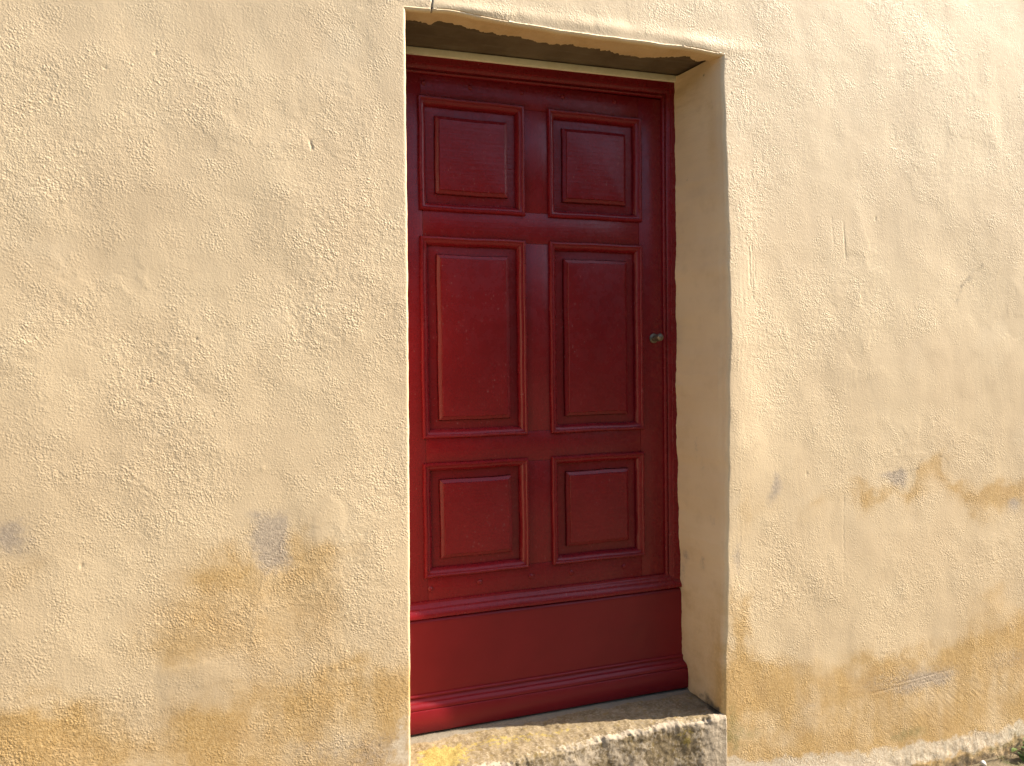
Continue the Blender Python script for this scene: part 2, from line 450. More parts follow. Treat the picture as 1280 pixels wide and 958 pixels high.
    rng = np.random.RandomState(7)
    for _ in range(26):
        px = rng.uniform(-0.55, 2.8); pz = rng.uniform(0.2, 2.75); pr = rng.uniform(0.0018, 0.0036)
        sel = (np.abs(x - px) < 0.02) & (np.abs(z - pz) < 0.02)
        if sel.any():
            h[sel] += rng.choice([-0.0018, -0.0014, 0.0010]) * blob(x[sel], z[sel], px, pz, pr, pr * rng.uniform(1, 2.2))
    # trowelled lip above the opening and hump at its corner
    lip = 0.0032 * blob(x, z, 0.95, 2.462, 0.55, 0.020) + 0.004 * blob(x, z, 1.42, 2.45, 0.10, 0.02) + 0.004 * blob(x, z, 0.62, 2.455, 0.09, 0.012)
    h = h + lip * (0.9 + 0.5 * fbm(x, z, 0.22, 3, 63))
    h = h + 0.0022 * sstep(0.12, 0.0, z) * (1 + fbm(x, z, 0.05, 3, 64))
    # --- stains
    e = 0.030 * fbm(x, z, 0.10, 4, 71, 0.6)
    bl = np.interp(x, *OCH_L); br = np.interp(x, *OCH_R)
    left = x < 0.9
    top = np.where(left, bl, br)
    och = sstep(0.060, -0.120, z + e - top) * (0.80 + 0.38 * fbm(x, z, 0.17, 4, 72) + 0.14 * fbm(x / 0.35, z / 1.6, 0.12, 3, 75)) + 0.0
    och = och * (0.72 + 0.28 * sstep(0.20, 0.0, top - z))
    for cx, cz, rx, rz, k in ((-0.045, 0.955, 0.07, 0.05, .36), (0.150, 0.970, 0.08, 0.06, .38), (-0.02, 0.87, 0.17, 0.13, .42), (0.20, 0.85, 0.10, 0.14, .36), (-0.16, 0.80, 0.12, 0.10, .30), (0.05, 0.74, 0.2, 0.06, .2), (-0.10, 0.93, 0.05, 0.03, .2),
                              (-0.52, 0.99, 0.10, 0.05, .25), (-0.40, 1.14, 0.14, 0.05, .12), (1.985, 1.02, 0.06, 0.05, .20), (2.04, 0.97, 0.05, 0.05, .15), (2.33, 1.06, 0.055, 0.045, .30),
                              (2.23, 0.99, 0.16, 0.025, .22), (2.44, 1.0, 0.06, 0.03, .20), (2.56, 0.92, 0.10, 0.08, .38), (2.70, 0.95, 0.13, 0.07, .36), (2.95, 0.93, 0.2, 0.05, .5),
                              (1.53, 1.00, 0.04, 0.09, .25), (1.50, 0.58, 0.045, 0.16, .60), (1.53, 0.45, 0.07, 0.1, .35), (1.83, 0.97, 0.06, 0.06, .12),
                              (2.62, 0.56, 0.16, 0.07, .35), (1.47, 0.30, 0.05, 0.12, .3), (-0.5, 0.62, 0.15, 0.05, .3)):
        och = och + k * blob(wx + e, wz + e, cx, cz, rx, rz)
    path = ((1.50, 0.96), (1.60, 1.00), (1.80, 0.975), (1.97, 1.035), (2.03, 0.99), (2.10, 0.985), (2.20, 0.985), (2.27, 1.02), (2.28, 1.075), (2.33, 1.10), (2.39, 1.07), (2.42, 1.00), (2.50, 0.965), (2.62, 0.965), (2.72, 0.985), (2.9, 0.99), (3.3, 0.97))
    for p0, p1 in zip(path[:-1], path[1:]):
        k = 0.07 if p0[0] < 1.9 else 0.12
        och = och + k * seg_groove(wx + e, wz + e, p0[0], p0[1], p1[0], p1[1], 0.022)
        och = och + 0.9 * k * seg_groove(wx, wz - 0.02, p0[0], p0[1] - 0.04, p1[0], p1[1] - 0.04, 0.045)
    grey = np.zeros_like(x)
    for cx, cz, rx, rz, k in ((0.060, 1.050, 0.050, 0.040, .85), (0.040, 1.005, 0.030, 0.045, .55), (0.090, 1.035, 0.030, 0.04, .5), (0.070, 0.985, 0.040, 0.040, .55), (0.090, 0.955, 0.036, 0.036, .65), (0.045, 0.940, 0.030, 0.030, .5), (0.020, 1.075, 0.016, 0.016, .4), (-0.535, 1.085, 0.035, 0.04, .85), (-0.50, 1.055, 0.05, 0.03, .5),
                              (0.17, 0.44, 0.12, 0.05, .40), (0.33, 0.40, 0.09, 0.06, .55), (1.648, 1.055, 0.024, 0.035, .85), (1.635, 1.02, 0.02, 0.03, .5), (2.158, 1.042, 0.042, 0.030, 1.0), (2.14, 1.060, 0.05, 0.014, .6),
                              (2.735, 0.90, 0.045, 0.032, 1.0), (2.31, 0.306, 0.10, 0.022, .85), (2.22, 0.325, 0.24, 0.055, .58), (2.70, 0.34, 0.09, 0.035, .45), (1.50, 0.83, 0.026, 0.07, .65),
                              (1.78, 0.30, 0.05, 0.03, .3), (1.60, 0.62, 0.03, 0.03, .15)):
        grey = grey + k * blob(wx, wz, cx, cz, rx, rz)
    pr_ = np.interp(x, *PALE_R)
    pale = sstep(0.02, -0.045, z + 0.5 * e - np.where(left, 0.15, pr_))
    pale = pale + 0.75 * blob(wx, wz, 0.40, 0.40, 0.05, 0.09) + 0.25 * blob(wx, wz, 0.36, 0.75, 0.07, 0.06)
    pale = pale * sstep(-0.01, 0.035, z + 0.6 * e)
    dirt = 0.75 * sstep(0.03, -0.03, z + 0.8 * e)
    # thin tide-mark line of the arched stain
    ang = np.arctan2(z - 1.058, x - 2.33); rad = np.hypot((x - 2.33) / 1.15, z - 1.058)
    dirt = dirt + 0.38 * (0.6 + 0.8 * perlin(x / 0.05, z / 0.05, 83)) * np.exp(-((rad - 0.062 - 0.006 * np.sin(3 * ang)) / 0.0060) ** 2) * sstep(-0.1, 0.35, np.sin(ang)) 
    dirt = dirt + 0.35 * seg_groove(x, z, 2.12, 1.060, 2.19, 1.072, 0.006) + 0.35 * seg_groove(x, z, 2.20, 1.066, 2.26, 1.075, 0.004)
    dirt = dirt + 0.8 * (seg_groove(x, z, 0.519, 2.49, 0.516, 2.445, 0.0022) + seg_groove(x, z, 0.516, 2.445, 0.510, 2.415, 0.0022) + seg_groove(x, z, 0.524, 2.6, 0.519, 2.49, 0.0022))
    dirt = dirt + 0.32 * seg_groove(x, z, 2.47, 1.72, 2.56, 1.80, 0.018) * (0.7 + fbm(x, z, 0.03, 2, 81)) + 0.25 * seg_groove(x, z, 2.44, 1.66, 2.47, 1.72, 0.012)
    dirt = dirt + 0.9 * blob(x, z, 1.468, 2.418, 0.004, 0.004)
    dirt = dirt + 0.14 * sstep(0.1, 0.6, fbm(wx, wz, 0.2, 3, 82))
    moss = 0.55 * blob(x, z, 2.22, 0.13, 0.12, 0.03) + 0.5 * blob(x, z, 1.47, 0.28, 0.035, 0.10) + 0.4 * blob(x, z, 1.55, 0.24, 0.08, 0.05) + 0.45 * blob(x, z, 2.7, 0.005, 0.2, 0.02) + 0.4 * blob(x, z, 2.4, -0.01, 0.2, 0.02)
    return h, np.clip(och, 0, 1.2), np.clip(grey, 0, 1.2), np.clip(pale, 0, 1.2), rough, np.clip(dirt, 0, 1), moss

def build_wall():
    H = 0.0032
    def seg(a, b): return np.linspace(a, b, max(2, int(round((b - a) / H)) + 1))
    def grow(a, sign, lim):
        out = []; st = H * 1.5; p = a
        while (p - lim) * sign < 0:
            p += sign * st; out.append(p); st = min(st * 1.25, 0.5)
        return out
    xa = seg(-0.62, XL - RL); xb = seg(XL - RL, XR + RR); xc = seg(XR + RR, 2.88)
    xs = np.array(grow(-0.62, -1, -4.5)[::-1] + list(xa) + list(xb[1:]) + list(xc[1:]) + grow(2.88, 1, 6.5))
    za = seg(-0.12, ZT + RT); zb = seg(ZT + RT, 2.86)
    zs = np.array(list(za) + list(zb[1:]) + grow(2.86, 1, 4.6))
    iL = int(np.argmin(np.abs(xs - (XL - RL)))); iR = int(np.argmin(np.abs(xs - (XR + RR)))); iT = int(np.argmin(np.abs(zs - (ZT + RT))))
    X, Z = np.meshgrid(xs, zs)
    n, w = X.shape
    def soft(a, tab, w=0.11):
        return sum(np.interp(a + o, *tab) for o in np.linspace(-w, w, 11)) / 11
    dl = soft(zs, AR_L) - XL; dr = soft(zs, AR_R) - XR; dt = soft(xs, AR_T, 0.04) - ZT
    # little wander of the hand-made edges
    dl = dl + 0.0010 * fbm(zs, zs * 0, 0.06, 3, 91); dr = dr + 0.0030 * fbm(zs, zs * 0 + 5, 0.12, 4, 92); dt = dt + 0.0022 * fbm(xs, xs * 0 + 9, 0.10, 2, 93)
    fl = np.exp(-np.abs(X - (XL - RL)) / 0.12) ; fr = np.exp(-np.abs(X - (XR + RR)) / 0.12)
    ft = np.exp(-np.abs(Z - (ZT + RT)) / 0.10) * sstep(XL - 0.25, XL - 0.01, X) * sstep(XR + 0.25, XR + 0.02, X)
    below = sstep(ZT + 0.25, ZT, Z)
    XW = X + dl[:, None] * fl * np.maximum(below, 0.0) + dr[:, None] * fr * below
    ZW = Z + dt[None, :] * ft
    h, och, grey, pale, rough, dirt, moss = wall_fields(XW.ravel().copy(), ZW.ravel().copy())
    V = np.stack([XW.ravel(), -h, ZW.ravel()], -1)
    S = np.stack([och, grey, pale, rough], -1); Wr = np.stack([dirt, moss, 0 * dirt, 0 * dirt + 1], -1)
    idx = np.arange(n * w).reshape(n, w)
    Q = np.stack([idx[:-1, :-1], idx[:-1, 1:], idx[1:, 1:], idx[1:, :-1]], -1)
    keep = np.ones((n - 1, w - 1), bool); keep[:iT, iL:iR] = False
    Q = Q[keep].reshape(-1, 4)
    used = np.zeros(n * w, bool); used[Q.ravel()] = True
    remap = np.cumsum(used) - 1
    VV = [V[used]]; SS = [S[used]]; WW = [Wr[used]]; QQ = [remap[Q]]
    off = int(used.sum())
    h2 = h.reshape(n, w)
    def strip(bidx, inward, rad, depth_fn, splay_fn, amp, kind, flip, end_up=None):
        """carry the boundary vertices bidx round the arris and into the depth of the wall"""
        nonlocal off
        nb = len(bidx)
        bV = V[bidx]; bS = S[bidx]; bW = Wr[bidx]; bh = h[bidx]
        along = bV[:, 2] if kind != 'top' else bV[:, 0]
        cols = [remap[bidx]]
        for k in range(1, 7):
            t = k / 6 * math.pi / 2
            hh = bh * math.cos(t) + 0.3 * bh * math.sin(t)
            P = np.empty((nb, 3)); 
            P[:] = bV
            P[:, 1] = rad * (1 - math.cos(t)) - hh * math.cos(t)
            P += inward[None, :] * (rad * math.sin(t) )
            VV.append(P); SS.append(bS); WW.append(bW)
            cols.append(off + np.arange(nb)); off += nb
        base = bV + inward[None, :] * rad
        nd = 44
        D = depth_fn(along)
        lowfreq = None
        for k in range(1, nd + 1):
            f = k / nd
            d = rad + (D - rad) * f
            P = base.copy()
            P[:, 1] = d
            P += inward[None, :] * splay_fn(along, d)[:, None]
            dn = amp * (0.0030 * fbm(along, d, 0.22, 3, 101) + 0.0007 * fbm(along, d, 0.03, 3, 102)) * min(1, f * 4)
            P += inward[None, :] * dn[:, None]
            sS = np.zeros((nb, 4)); sW = np.zeros((nb, 4)); sW[:, 3] = 1
            fade = np.exp(-d / 0.03)
            sS[:, :3] = bS[:, :3] * fade[:, None]
            sS[:, 3] = bS[:, 3] * fade * 0.5 + 0.06
            if kind == 'right':
                for y0, z0, ry, rz, kk in ((0.190, 0.797, .016, .022, .8), (0.107, 0.794, .016, .03, .55), (0.126, 1.174, .012, .05, .4), (0.207, 0.724, .012, .06, .6), (0.056, 0.945, .02, .03, .35), (0.1, 1.12, .012, .04, .3)):
                    sS[:, 1] += kk * blob(d, along, y0, z0, ry, rz)
                sS[:, 0] += 0.22 * sstep(0.9, 0.5, along) + 0.22 * blob(d, along, 0.05, 2.20, 0.02, 0.20) + 0.12  # ochre stains, plus an even tint painting warmer light onto the shaded reveal
                sW[:, 0] += 0.9 * sstep(0.05, 0.0, along - 0.325 + 0.02 * fbm(along, d, 0.05, 2, 5)) * sstep(0.25, 0.02, d) + 0.95 * blob(d, along, 0.080, 2.392, 0.004, 0.005)
                sW[:, 0] += 0.20 * blob(d, along, 0.045, 2.30, 0.015, 0.16) + 0.5 * seg_groove(d, along, 0.17, 2.10, 0.165, 2.07, 0.002)
            elif kind == 'left':
                sS[:, 0] += 0.03
            else:
                sS[:, 0] += 0.40
            VV.append(P); SS.append(sS); WW.append(sW)
            cols.append(off + np.arange(nb)); off += nb
        if kind == 'top':                       # broken lower skin of render: its edge turns up to the concrete
            P = VV[-1].copy(); P[:, 2] += 0.016; P[:, 1] += 0.001
            VV.append(P); SS.append(SS[-1]); WW.append(WW[-1]); cols.append(off + np.arange(nb)); off += nb
        G = np.stack(cols, 1)
        q = np.stack([G[:-1, :-1], G[:-1, 1:], G[1:, 1:], G[1:, :-1]], -1).reshape(-1, 4)
        if flip: q = q[:, ::-1]
        QQ.append(q)
    const = lambda v: (lambda a: np.full_like(a, v))
    strip(idx[:iT + 1, iL], np.array([1.0, 0, 0]), RL, const(0.33), lambda a, d: 0.02 * d, 0.6, 'left', False)
    IN_R = (np.array([-0.3, 0.31, 0.60, 1.22, 2.41, 3.0]), np.array([1.434, 1.430, 1.424, 1.411, 1.414, 1.414]))
    NOTCH = (np.array([-0.3, 0.31, 0.385, 0.408, 0.425, 0.66, 0.676, 0.70, 0.76, 3.0]), np.array([0.019, 0.018, 0.016, 0.014, 0.002, 0.003, 0.003, -0.002, 0.0, 0.0]))
    def splay_r(a, d):
        edge = soft(a, AR_R)
        end = sstep(0.17, 0.236, d)
        wob = (0.0012 * perlin(a / 0.013, a * 0, 95) + 0.0014 * perlin(a / 0.05, a * 0, 96) - np.interp(a, *NOTCH)) * end
        return (edge - soft(a, IN_R)) * np.clip(d / 0.235, 0, 1) + wob
    strip(idx[:iT + 1, iR], np.array([-1.0, 0, 0]), RR, const(0.33), splay_r, 0.8, 'right', True)
    RAG = (np.array([0.42, 0.458, 0.485, 0.51, 0.53, 0.545, 0.577, 0.65, 0.739, 0.753, 0.879, 0.941, 1.06, 1.184, 1.23, 1.284, 1.357, 1.405, 1.433, 1.5]),
           np.array([0.066, 0.065, 0.062, 0.066, 0.085, 0.062, 0.059, 0.064, 0.076, 0.063, 0.077, 0.069, 0.069, 0.093, 0.085, 0.068, 0.045, 0.064, 0.048, 0.05]))
    def depth_top(a):
        return np.interp(a, *RAG) + 0.008 * fbm(a, a * 0 + 2, 0.035, 5, 97, 0.75)
    strip(idx[iT, iL:iR + 1], np.array([0, 0, -1.0]), RT, depth_top, lambda a, d: 0.01 * d, 0.5, 'top', True)
    # returns of the outer edge and the back of the wall
    T = 0.48
    x0, x1, z0, z1 = xs[0], xs[-1], zs[0], zs[-1]
    def quad(a, b, c, d, u=2, v=2):
        nonlocal off
        VV.append(np.array([a, b, c, d], float)); s_ = np.zeros((4, 4)); s_[:, 3] = .3; w_ = np.zeros((4, 4)); SS.append(s_); WW.append(w_)
        QQ.append(np.array([[off, off + 1, off + 2, off + 3]])); off += 4
    f = 0.012
    quad((x0, f, z0), (x0, f, z1), (x0, T, z1), (x0, T, z0))
    quad((x1, f, z0), (x1, T, z0), (x1, T, z1), (x1, f, z1))
    quad((x0, f, z1), (x1, f, z1), (x1, T, z1), (x0, T, z1))
    quad((x0, T, z0), (x0, T, z1), (x1, T, z1), (x1, T, z0))
    o = mesh_np('stucco_wall', np.concatenate(VV), np.concatenate(QQ), M['stucco'], attrs={'stain': np.concatenate(SS), 'wear': np.concatenate(WW)})
    tag(o, 'cream rough-plastered house wall with ochre damp stains around the red door', 'wall')
    return o
wall = build_wall()

# ------------------------------------------------------------------ lintel
def build_lintel():
    xs = np.linspace(0.40, 1.49, 110); ys = np.linspace(0.03, 0.34, 40)
    X, Y = np.meshgrid(xs, ys)
    tilt = np.interp(X, [0.45, 1.43], [2.4235, 2.4400])
    Z = 2.4400 + (tilt - 2.4400) * sstep(0.08, 0.24, Y) + 0.0015 * fbm(X, Y, 0.15, 3, 201) + 0.0006 * fbm(X, Y, 0.02, 3, 202)
    n, w = X.shape
    V = np.stack([X, Y, Z], -1).reshape(-1, 3)
    i = np.arange(n * w).reshape(n, w)
    Q = np.stack([i[:-1, :-1], i[1:, :-1], i[1:, 1:], i[:-1, 1:]], -1).reshape(-1, 4)
    # body above
    loop = np.concatenate([i[0, :], i[1:, -1], i[-1, -2::-1], i[-2:0:-1, 0]])
    up = V[loop].copy(); up[:, 2] = 2.60
    k = len(V); m_ = len(loop)
    a = np.arange(m_); b = (a + 1) % m_
    q2 = np.stack([loop[a], loop[b], k + b, k + a], -1)
    V = np.concatenate([V, up, [[0.945, 0.185, 2.60]]])
    q3 = np.stack([k + a, k + b, np.full(m_, k + m_), np.full(m_, k + m_)], -1)
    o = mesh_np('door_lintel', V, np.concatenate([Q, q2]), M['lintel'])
    tag(o, 'bare grey-brown concrete lintel over the red door with plaster broken off its front edge', 'lintel')
build_lintel()

# ------------------------------------------------------------------ doorstep
def build_step():
    x0, x1 = 0.424, 1.451
    xs = np.linspace(x0, x1, 330)
    EDGE = (np.array([0.42, 0.66, 0.81, 0.966, 1.20, 1.41, 1.46]), np.array([-0.040, -0.034, -0.018, 0.003, 0.006, -0.010, -0.004]))
    prof = []
    r = 0.016
    for y in np.linspace(0.34, r, 95): prof.append((y, 0.0, 0))
    for t in np.linspace(0, math.pi / 2, 9)[1:]: prof.append((r - r * math.sin(t), -r + r * math.cos(t), t))
    for z in np.linspace(-r, -0.45, 120)[1:]: prof.append((0.0, z, math.pi / 2))
    prof = np.array(prof)
    P = len(prof); N = len(xs)
    X = np.repeat(xs[None, :], P, 0)
    py = prof[:, 0][:, None]; pz = prof[:, 1][:, None]; t = prof[:, 2][:, None]
    S = np.concatenate([[0], np.cumsum(np.hypot(np.diff(prof[:, 0]), np.diff(prof[:, 1])))])[:, None] + 0 * X
    edge = sum(np.interp(xs + o, *EDGE) for o in np.linspace(-0.06, 0.06, 9))[None, :] / 9 + 0.003 * fbm(xs, xs * 0, 0.12, 2, 301)[None, :]
    edge = edge + 0.0025 * fbm(xs, xs * 0, 0.03, 3, 310)[None, :] * np.exp(-((S - 0.335) / 0.02) ** 2)
    fade = np.clip(1 - py / 0.25, 0, 1)
    Y = py + edge * fade
    topz = 0.331 - 0.004 * np.clip(1 - py / 0.24, 0, 1) - 0.006 * np.exp(-((X - 0.92) / 0.28) ** 2) * np.clip(1 - py / 0.2, 0, 1)
    Z = topz + pz
    # broken nosing and coarse weathered grain
    near = np.exp(-((S - 0.34) / 0.03) ** 2)
    d = 0.0040 * fbm(X, S, 0.06, 4, 302, 0.6) + 0.0016 * fbm(X, S, 0.014, 3, 303, 0.6) * (0.6 + 0.6 * near) - 0.005 * near * sstep(0.1, 0.5, fbm(X, S, 0.07, 3, 304))
    calm = sstep(0.13, 0.20, py)            # cement fillet by the door is smoother
    d = d * (1 - 0.75 * calm)
    side = np.minimum(sstep(x0, x0 + 0.03, X), sstep(x1, x1 - 0.03, X))
    d = d * (0.5 + 0.5 * side) * np.where(t > 1.2, 0.55, 1.0)
    Y = Y - d * np.sin(t) ; Z = Z + d * np.cos(t)
    V = np.stack([X, Y, Z], -1).reshape(-1, 3)
    i = np.arange(P * N).reshape(P, N)
    Q = np.stack([i[:-1, :-1], i[1:, :-1], i[1:, 1:], i[:-1, 1:]], -1).reshape(-1, 4)
    yy = py + 0 * X
    ontop = (t < 0.8) * 1.0 + 0 * X
    lich = ontop * (1.0 * blob(X, yy, 0.53, 0.085, 0.075, 0.055) + 0.6 * blob(X, yy, 0.48, 0.03, 0.05, 0.03) + 0.35 * blob(X, yy, 0.70, 0.12, 0.1, 0.03) + 0.40 * blob(X, yy, 0.85, 0.09, 0.2, 0.03))
    lich = lich + (1 - ontop) * 0.45 * blob(X, pz, 1.30, -0.05, 0.05, 0.05)
    bright = 0.46 * np.exp(-((S - 0.335) / 0.013) ** 2) * (0.75 + fbm(X, S, 0.12, 3, 305)) + (1 - ontop) * (0.46 + 0.45 * fbm(X, S, 0.09, 4, 306)) + 0.25 * ontop * sstep(0.14, 0.03, yy)
    bright = bright + (1 - ontop) * 0.6 * blob(X, pz, 1.42, -0.08, 0.05, 0.08)
    cem = ontop * sstep(0.155, 0.19, yy + 0.012 * fbm(X, yy, 0.05, 3, 307))
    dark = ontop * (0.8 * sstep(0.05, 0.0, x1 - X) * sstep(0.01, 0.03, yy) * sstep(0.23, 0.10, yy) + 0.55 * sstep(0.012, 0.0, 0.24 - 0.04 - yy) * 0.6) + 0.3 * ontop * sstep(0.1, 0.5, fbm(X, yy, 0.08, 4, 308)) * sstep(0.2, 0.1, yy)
    A = np.stack([lich, bright, cem, dark], -1).reshape(-1, 4)
    A = np.clip(A, 0, 1.2)
    # sides and back
    VV = V; k = len(V)
    sideL = i[:, 0]; sideR = i[:, -1]
    addL = V[sideL].copy(); addL[:, 1] = 0.345; addR = V[sideR].copy(); addR[:, 1] = 0.345
    VV = np.concatenate([V, addL, addR]); A = np.concatenate([A, A[sideL], A[sideR]])
    a = np.arange(P - 1)
    qL = np.stack([sideL[a], k + a, k + a + 1, sideL[a + 1]], -1)
    qR = np.stack([sideR[a], sideR[a + 1], k + P + a + 1, k + P + a], -1)
    o = mesh_np('doorstep', VV, np.concatenate([Q, qL, qR]), M['stone'], attrs={'stain': A})
    tag(o, 'worn stone doorstep with yellow lichen below the red door', 'doorstep')
build_step()

# ------------------------------------------------------------------ door
YF = 0.240                          # face of stiles and rails
door = empty('panelled_door', (0.93, YF, 0.331))
tag(door, 'dark red six-panel wooden door with a small bronze knob set deep in the wall', 'door')
D0 = Vector(door.location)

def fix(o):
    """parts are modelled in world space; shift them under the door's Empty"""
    o.data.transform(Matrix.Translation(-D0))
    return o

def box_bm(x0, x1, y0, y1, z0, z1, bev=0.0015, segs=2, cut=None):
    bm = bmesh.new()
    bmesh.ops.create_cube(bm, size=1.0)
    for v in bm.verts:
        v.co = Vector((x0 + (v.co.x + .5) * (x1 - x0), y0 + (v.co.y + .5) * (y1 - y0), z0 + (v.co.z + .5) * (z1 - z0)))
    if bev:
        bmesh.ops.bevel(bm, geom=bm.edges[:], offset=bev, segments=segs, affect='EDGES', profile=0.5)
    return bm

COLS = (0.525, 0.871, 0.953, 1.294)
ROWS = (2.287, 1.938, 1.859, 1.234, 1.157, 0.801)
LX0, LX1, LZ0, LZ1 = 0.438, 1.376, 0.690, 2.358
OV = 0.010                          # the bolection moulding overlaps the frame by this much
G = 0.0004
YB = YF + 0.042
# stiles
for a, b in ((LX0, COLS[0] + OV), (COLS[3] - OV, LX1)):
    fix(obj_bm('stile', box_bm(a, b, YF, YB, LZ0, LZ1, 0.0012), M['paint_v'], door))
# rails, butted between the stiles
for a, b in ((LZ1, ROWS[0] - OV), (ROWS[1] + OV, ROWS[2] - OV), (ROWS[3] + OV, ROWS[4] - OV), (ROWS[5] + OV, LZ0)):
    fix(obj_bm('rail', box_bm(COLS[0] + OV + G, COLS[3] - OV - G, YF + 0.0005, YB, b, a, 0.0012), M['paint_h'], door))
for a, b in ((ROWS[0], ROWS[1]), (ROWS[2], ROWS[3]), (ROWS[4], ROWS[5])):
    fix(obj_bm('muntin', box_bm(COLS[1] - OV, COLS[2] + OV, YF + 0.0002, YB, b + OV + G, a - OV - G, 0.0012), M['paint_v'], door))

MOULD = ((0.0, 0.0), (0.0005, 0.0065), (0.003, 0.0095), (0.007, 0.0100), (0.0095, 0.0082), (0.0105, 0.0060), (0.014, 0.0052), (0.018, 0.0025),
         (0.022, -0.003), (0.0245, -0.0075), (0.0255, -0.009), (0.0262, -0.019))
PANEL = ((0.0235, -0.0170), (0.040, -0.0160), (0.0528, -0.0150), (0.0534, -0.0175), (0.0544, -0.0175), (0.0547, -0.0085), (0.0556, -0.0065), (0.0572, -0.0055), (0.0655, -0.0020), (0.0662, 0.0010), (0.0672, 0.0022), (0.0690, 0.0024))

def ring_mesh(x0, x1, z0, z1, prof, cap, seed):
    bm = bmesh.new()
    rings = []
    rnd = random.Random(seed)
    NS = 14
    for a, hgt in prof:
        xa, xb, za, zb = x0 + a, x1 - a, z0 + a, z1 - a
        pts = []
        for k in range(NS): pts.append((xa + (xb - xa) * k / NS, za))
        for k in range(NS): pts.append((xb, za + (zb - za) * k / NS))
        for k in range(NS): pts.append((xb - (xb - xa) * k / NS, zb))
        for k in range(NS): pts.append((xa, zb - (zb - za) * k / NS))
        rings.append([bm.verts.new((px, YF - hgt, pz)) for px, pz in pts])
    L = 4 * NS
    for p, q in zip(rings[:-1], rings[1:]):
        for k in range(L):
            bm.faces.new((p[k], p[(k + 1) % L], q[(k + 1) % L], q[k]))
    if cap: bm.faces.new(rings[-1])
    # hand work: edges wander by fractions of a millimetre
    for v in bm.verts:
        v.co.x += 0.0007 * math.sin(v.co.z * 23 + seed) + 0.0003 * math.sin(v.co.z * 71 + 2 * seed)
        v.co.z += 0.0007 * math.sin(v.co.x * 29 + 3 * seed) + 0.0003 * math.sin(v.co.x * 83 + seed)
    return bm

k = 0
for r in range(3):
    for c in range(2):
        x0, x1 = COLS[2 * c], COLS[2 * c + 1]
        z1, z0 = ROWS[2 * r], ROWS[2 * r + 1]
        k += 1
        mt = M['paint_v'] if r == 1 else M['paint_h']
        p = fix(obj_bm('panel', ring_mesh(x0, x1, z0, z1, PANEL, True, k), mt, door, angle=25))
        fix(obj_bm('panel_moulding', ring_mesh(x0, x1, z0, z1, MOULD, False, k + 0.4), M['paint_v'], p, angle=40))

def frame_sweep(prof, path, y):
    """open mitred sweep: path points carry the outward offset direction"""
    bm = bmesh.new()
    cols = []
    for (px, pz, ox, oz) in path:
        cols.append([bm.verts.new((px + ox * a, y - hgt, pz + oz * a)) for a, hgt in prof])
    for p, q in zip(cols[:-1], cols[1:]):
        for j in range(len(prof) - 1):
            bm.faces.new((p[j], p[j + 1], q[j + 1], q[j]))
    return bm
FRAME = ((0.0, -0.03), (0.0, 0.003), (0.0015, 0.0065), (0.005, 0.0085), (0.008, 0.0075), (0.0095, 0.004), (0.012, 0.004), (0.014, 0.008), (0.019, 0.0125), (0.025, 0.014),
         (0.0265, 0.017), (0.032, 0.018), (0.10, 0.018), (0.10, -0.03))
def path_pts():
    xa, xb, zb, zt = 0.440, 1.3735, 0.70, 2.352
    P = []
    for t in np.linspace(0, 1, 20): P.append((xa, zb + (zt - zb) * t, -1, 1 if t == 1 else 0))
    for t in np.linspace(0, 1, 12)[1:]: P.append((xa + (xb - xa) * t, zt + 0.012 * t, 1 if t == 1 else 0, 1))
    for t in np.linspace(0, 1, 20)[1:]: P.append((xb, zt + 0.012 + (zb - zt - 0.012) * t, 1, 0))
    return P
fix(obj_bm('door_frame', frame_sweep(FRAME, path_pts(), YF), M['paint_v'], door, angle=40))

def bar_profile(prof, x0, x1, seed, n=60, wob=0.0006):
    """horizontal moulding: prof lists (z, h) from the top down"""
    bm = bmesh.new()
    cols = []
    for i in range(n + 1):
        x = x0 + (x1 - x0) * i / n
        dz = wob * (math.sin(x * 9 + seed) + 0.6 * math.sin(x * 31 + 2 * seed))
        cols.append([bm.verts.new((x, YF - hgt, z + dz)) for z, hgt in prof])
    for p, q in zip(cols[:-1], cols[1:]):
        for j in range(len(prof) - 1):
            bm.faces.new((p[j], p[j + 1], q[j + 1], q[j]))
    bm.faces.new(cols[0]); bm.faces.new(list(reversed(cols[-1])))
    return bm
DRIP = ((0.7290, -0.03), (0.7290, 0.0035), (0.7275, 0.0060), (0.7225, 0.0065), (0.7195, 0.0085), (0.7170, 0.0125), (0.7110, 0.0155), (0.7085, 0.0160), (0.7070, 0.0190),
        (0.7000, 0.0235), (0.6930, 0.0260), (0.6870, 0.0270), (0.6835, 0.0262), (0.6815, 0.0230), (0.6805, 0.0060), (0.6805, -0.03))
fix(obj_bm('drip_moulding', bar_profile(DRIP, 0.40, 1.50, 1.0), M['paint_h'], door, angle=40))
KICK = ((0.6765, -0.03), (0.6765, 0.0100), (0.6755, 0.0130), (0.6700, 0.0165), (0.6685, 0.0170), (0.6600, 0.0170), (0.4300, 0.0170), (0.4300, -0.03))
fix(obj_bm('kick_board', bar_profile(KICK, 0.40, 1.50, 2.0, wob=0.0003), M['paint_board'], door, angle=30))
BASE = ((0.4470, -0.03), (0.4470, 0.0195), (0.4460, 0.0220), (0.4435, 0.0238), (0.4400, 0.0236), (0.4380, 0.0220), (0.4374, 0.0190), (0.4345, 0.0196), (0.4300, 0.0215), (0.4265, 0.0248),
        (0.4245, 0.0285), (0.4240, 0.0315), (0.4222, 0.0322), (0.4195, 0.0350), (0.4150, 0.0378), (0.4100, 0.0390), (0.4068, 0.0388), (0.4060, 0.0368), (0.4052, 0.0368), (0.4048, 0.0412),
        (0.4030, 0.0425), (0.3400, 0.0425), (0.3375, 0.0410), (0.3370, -0.03))
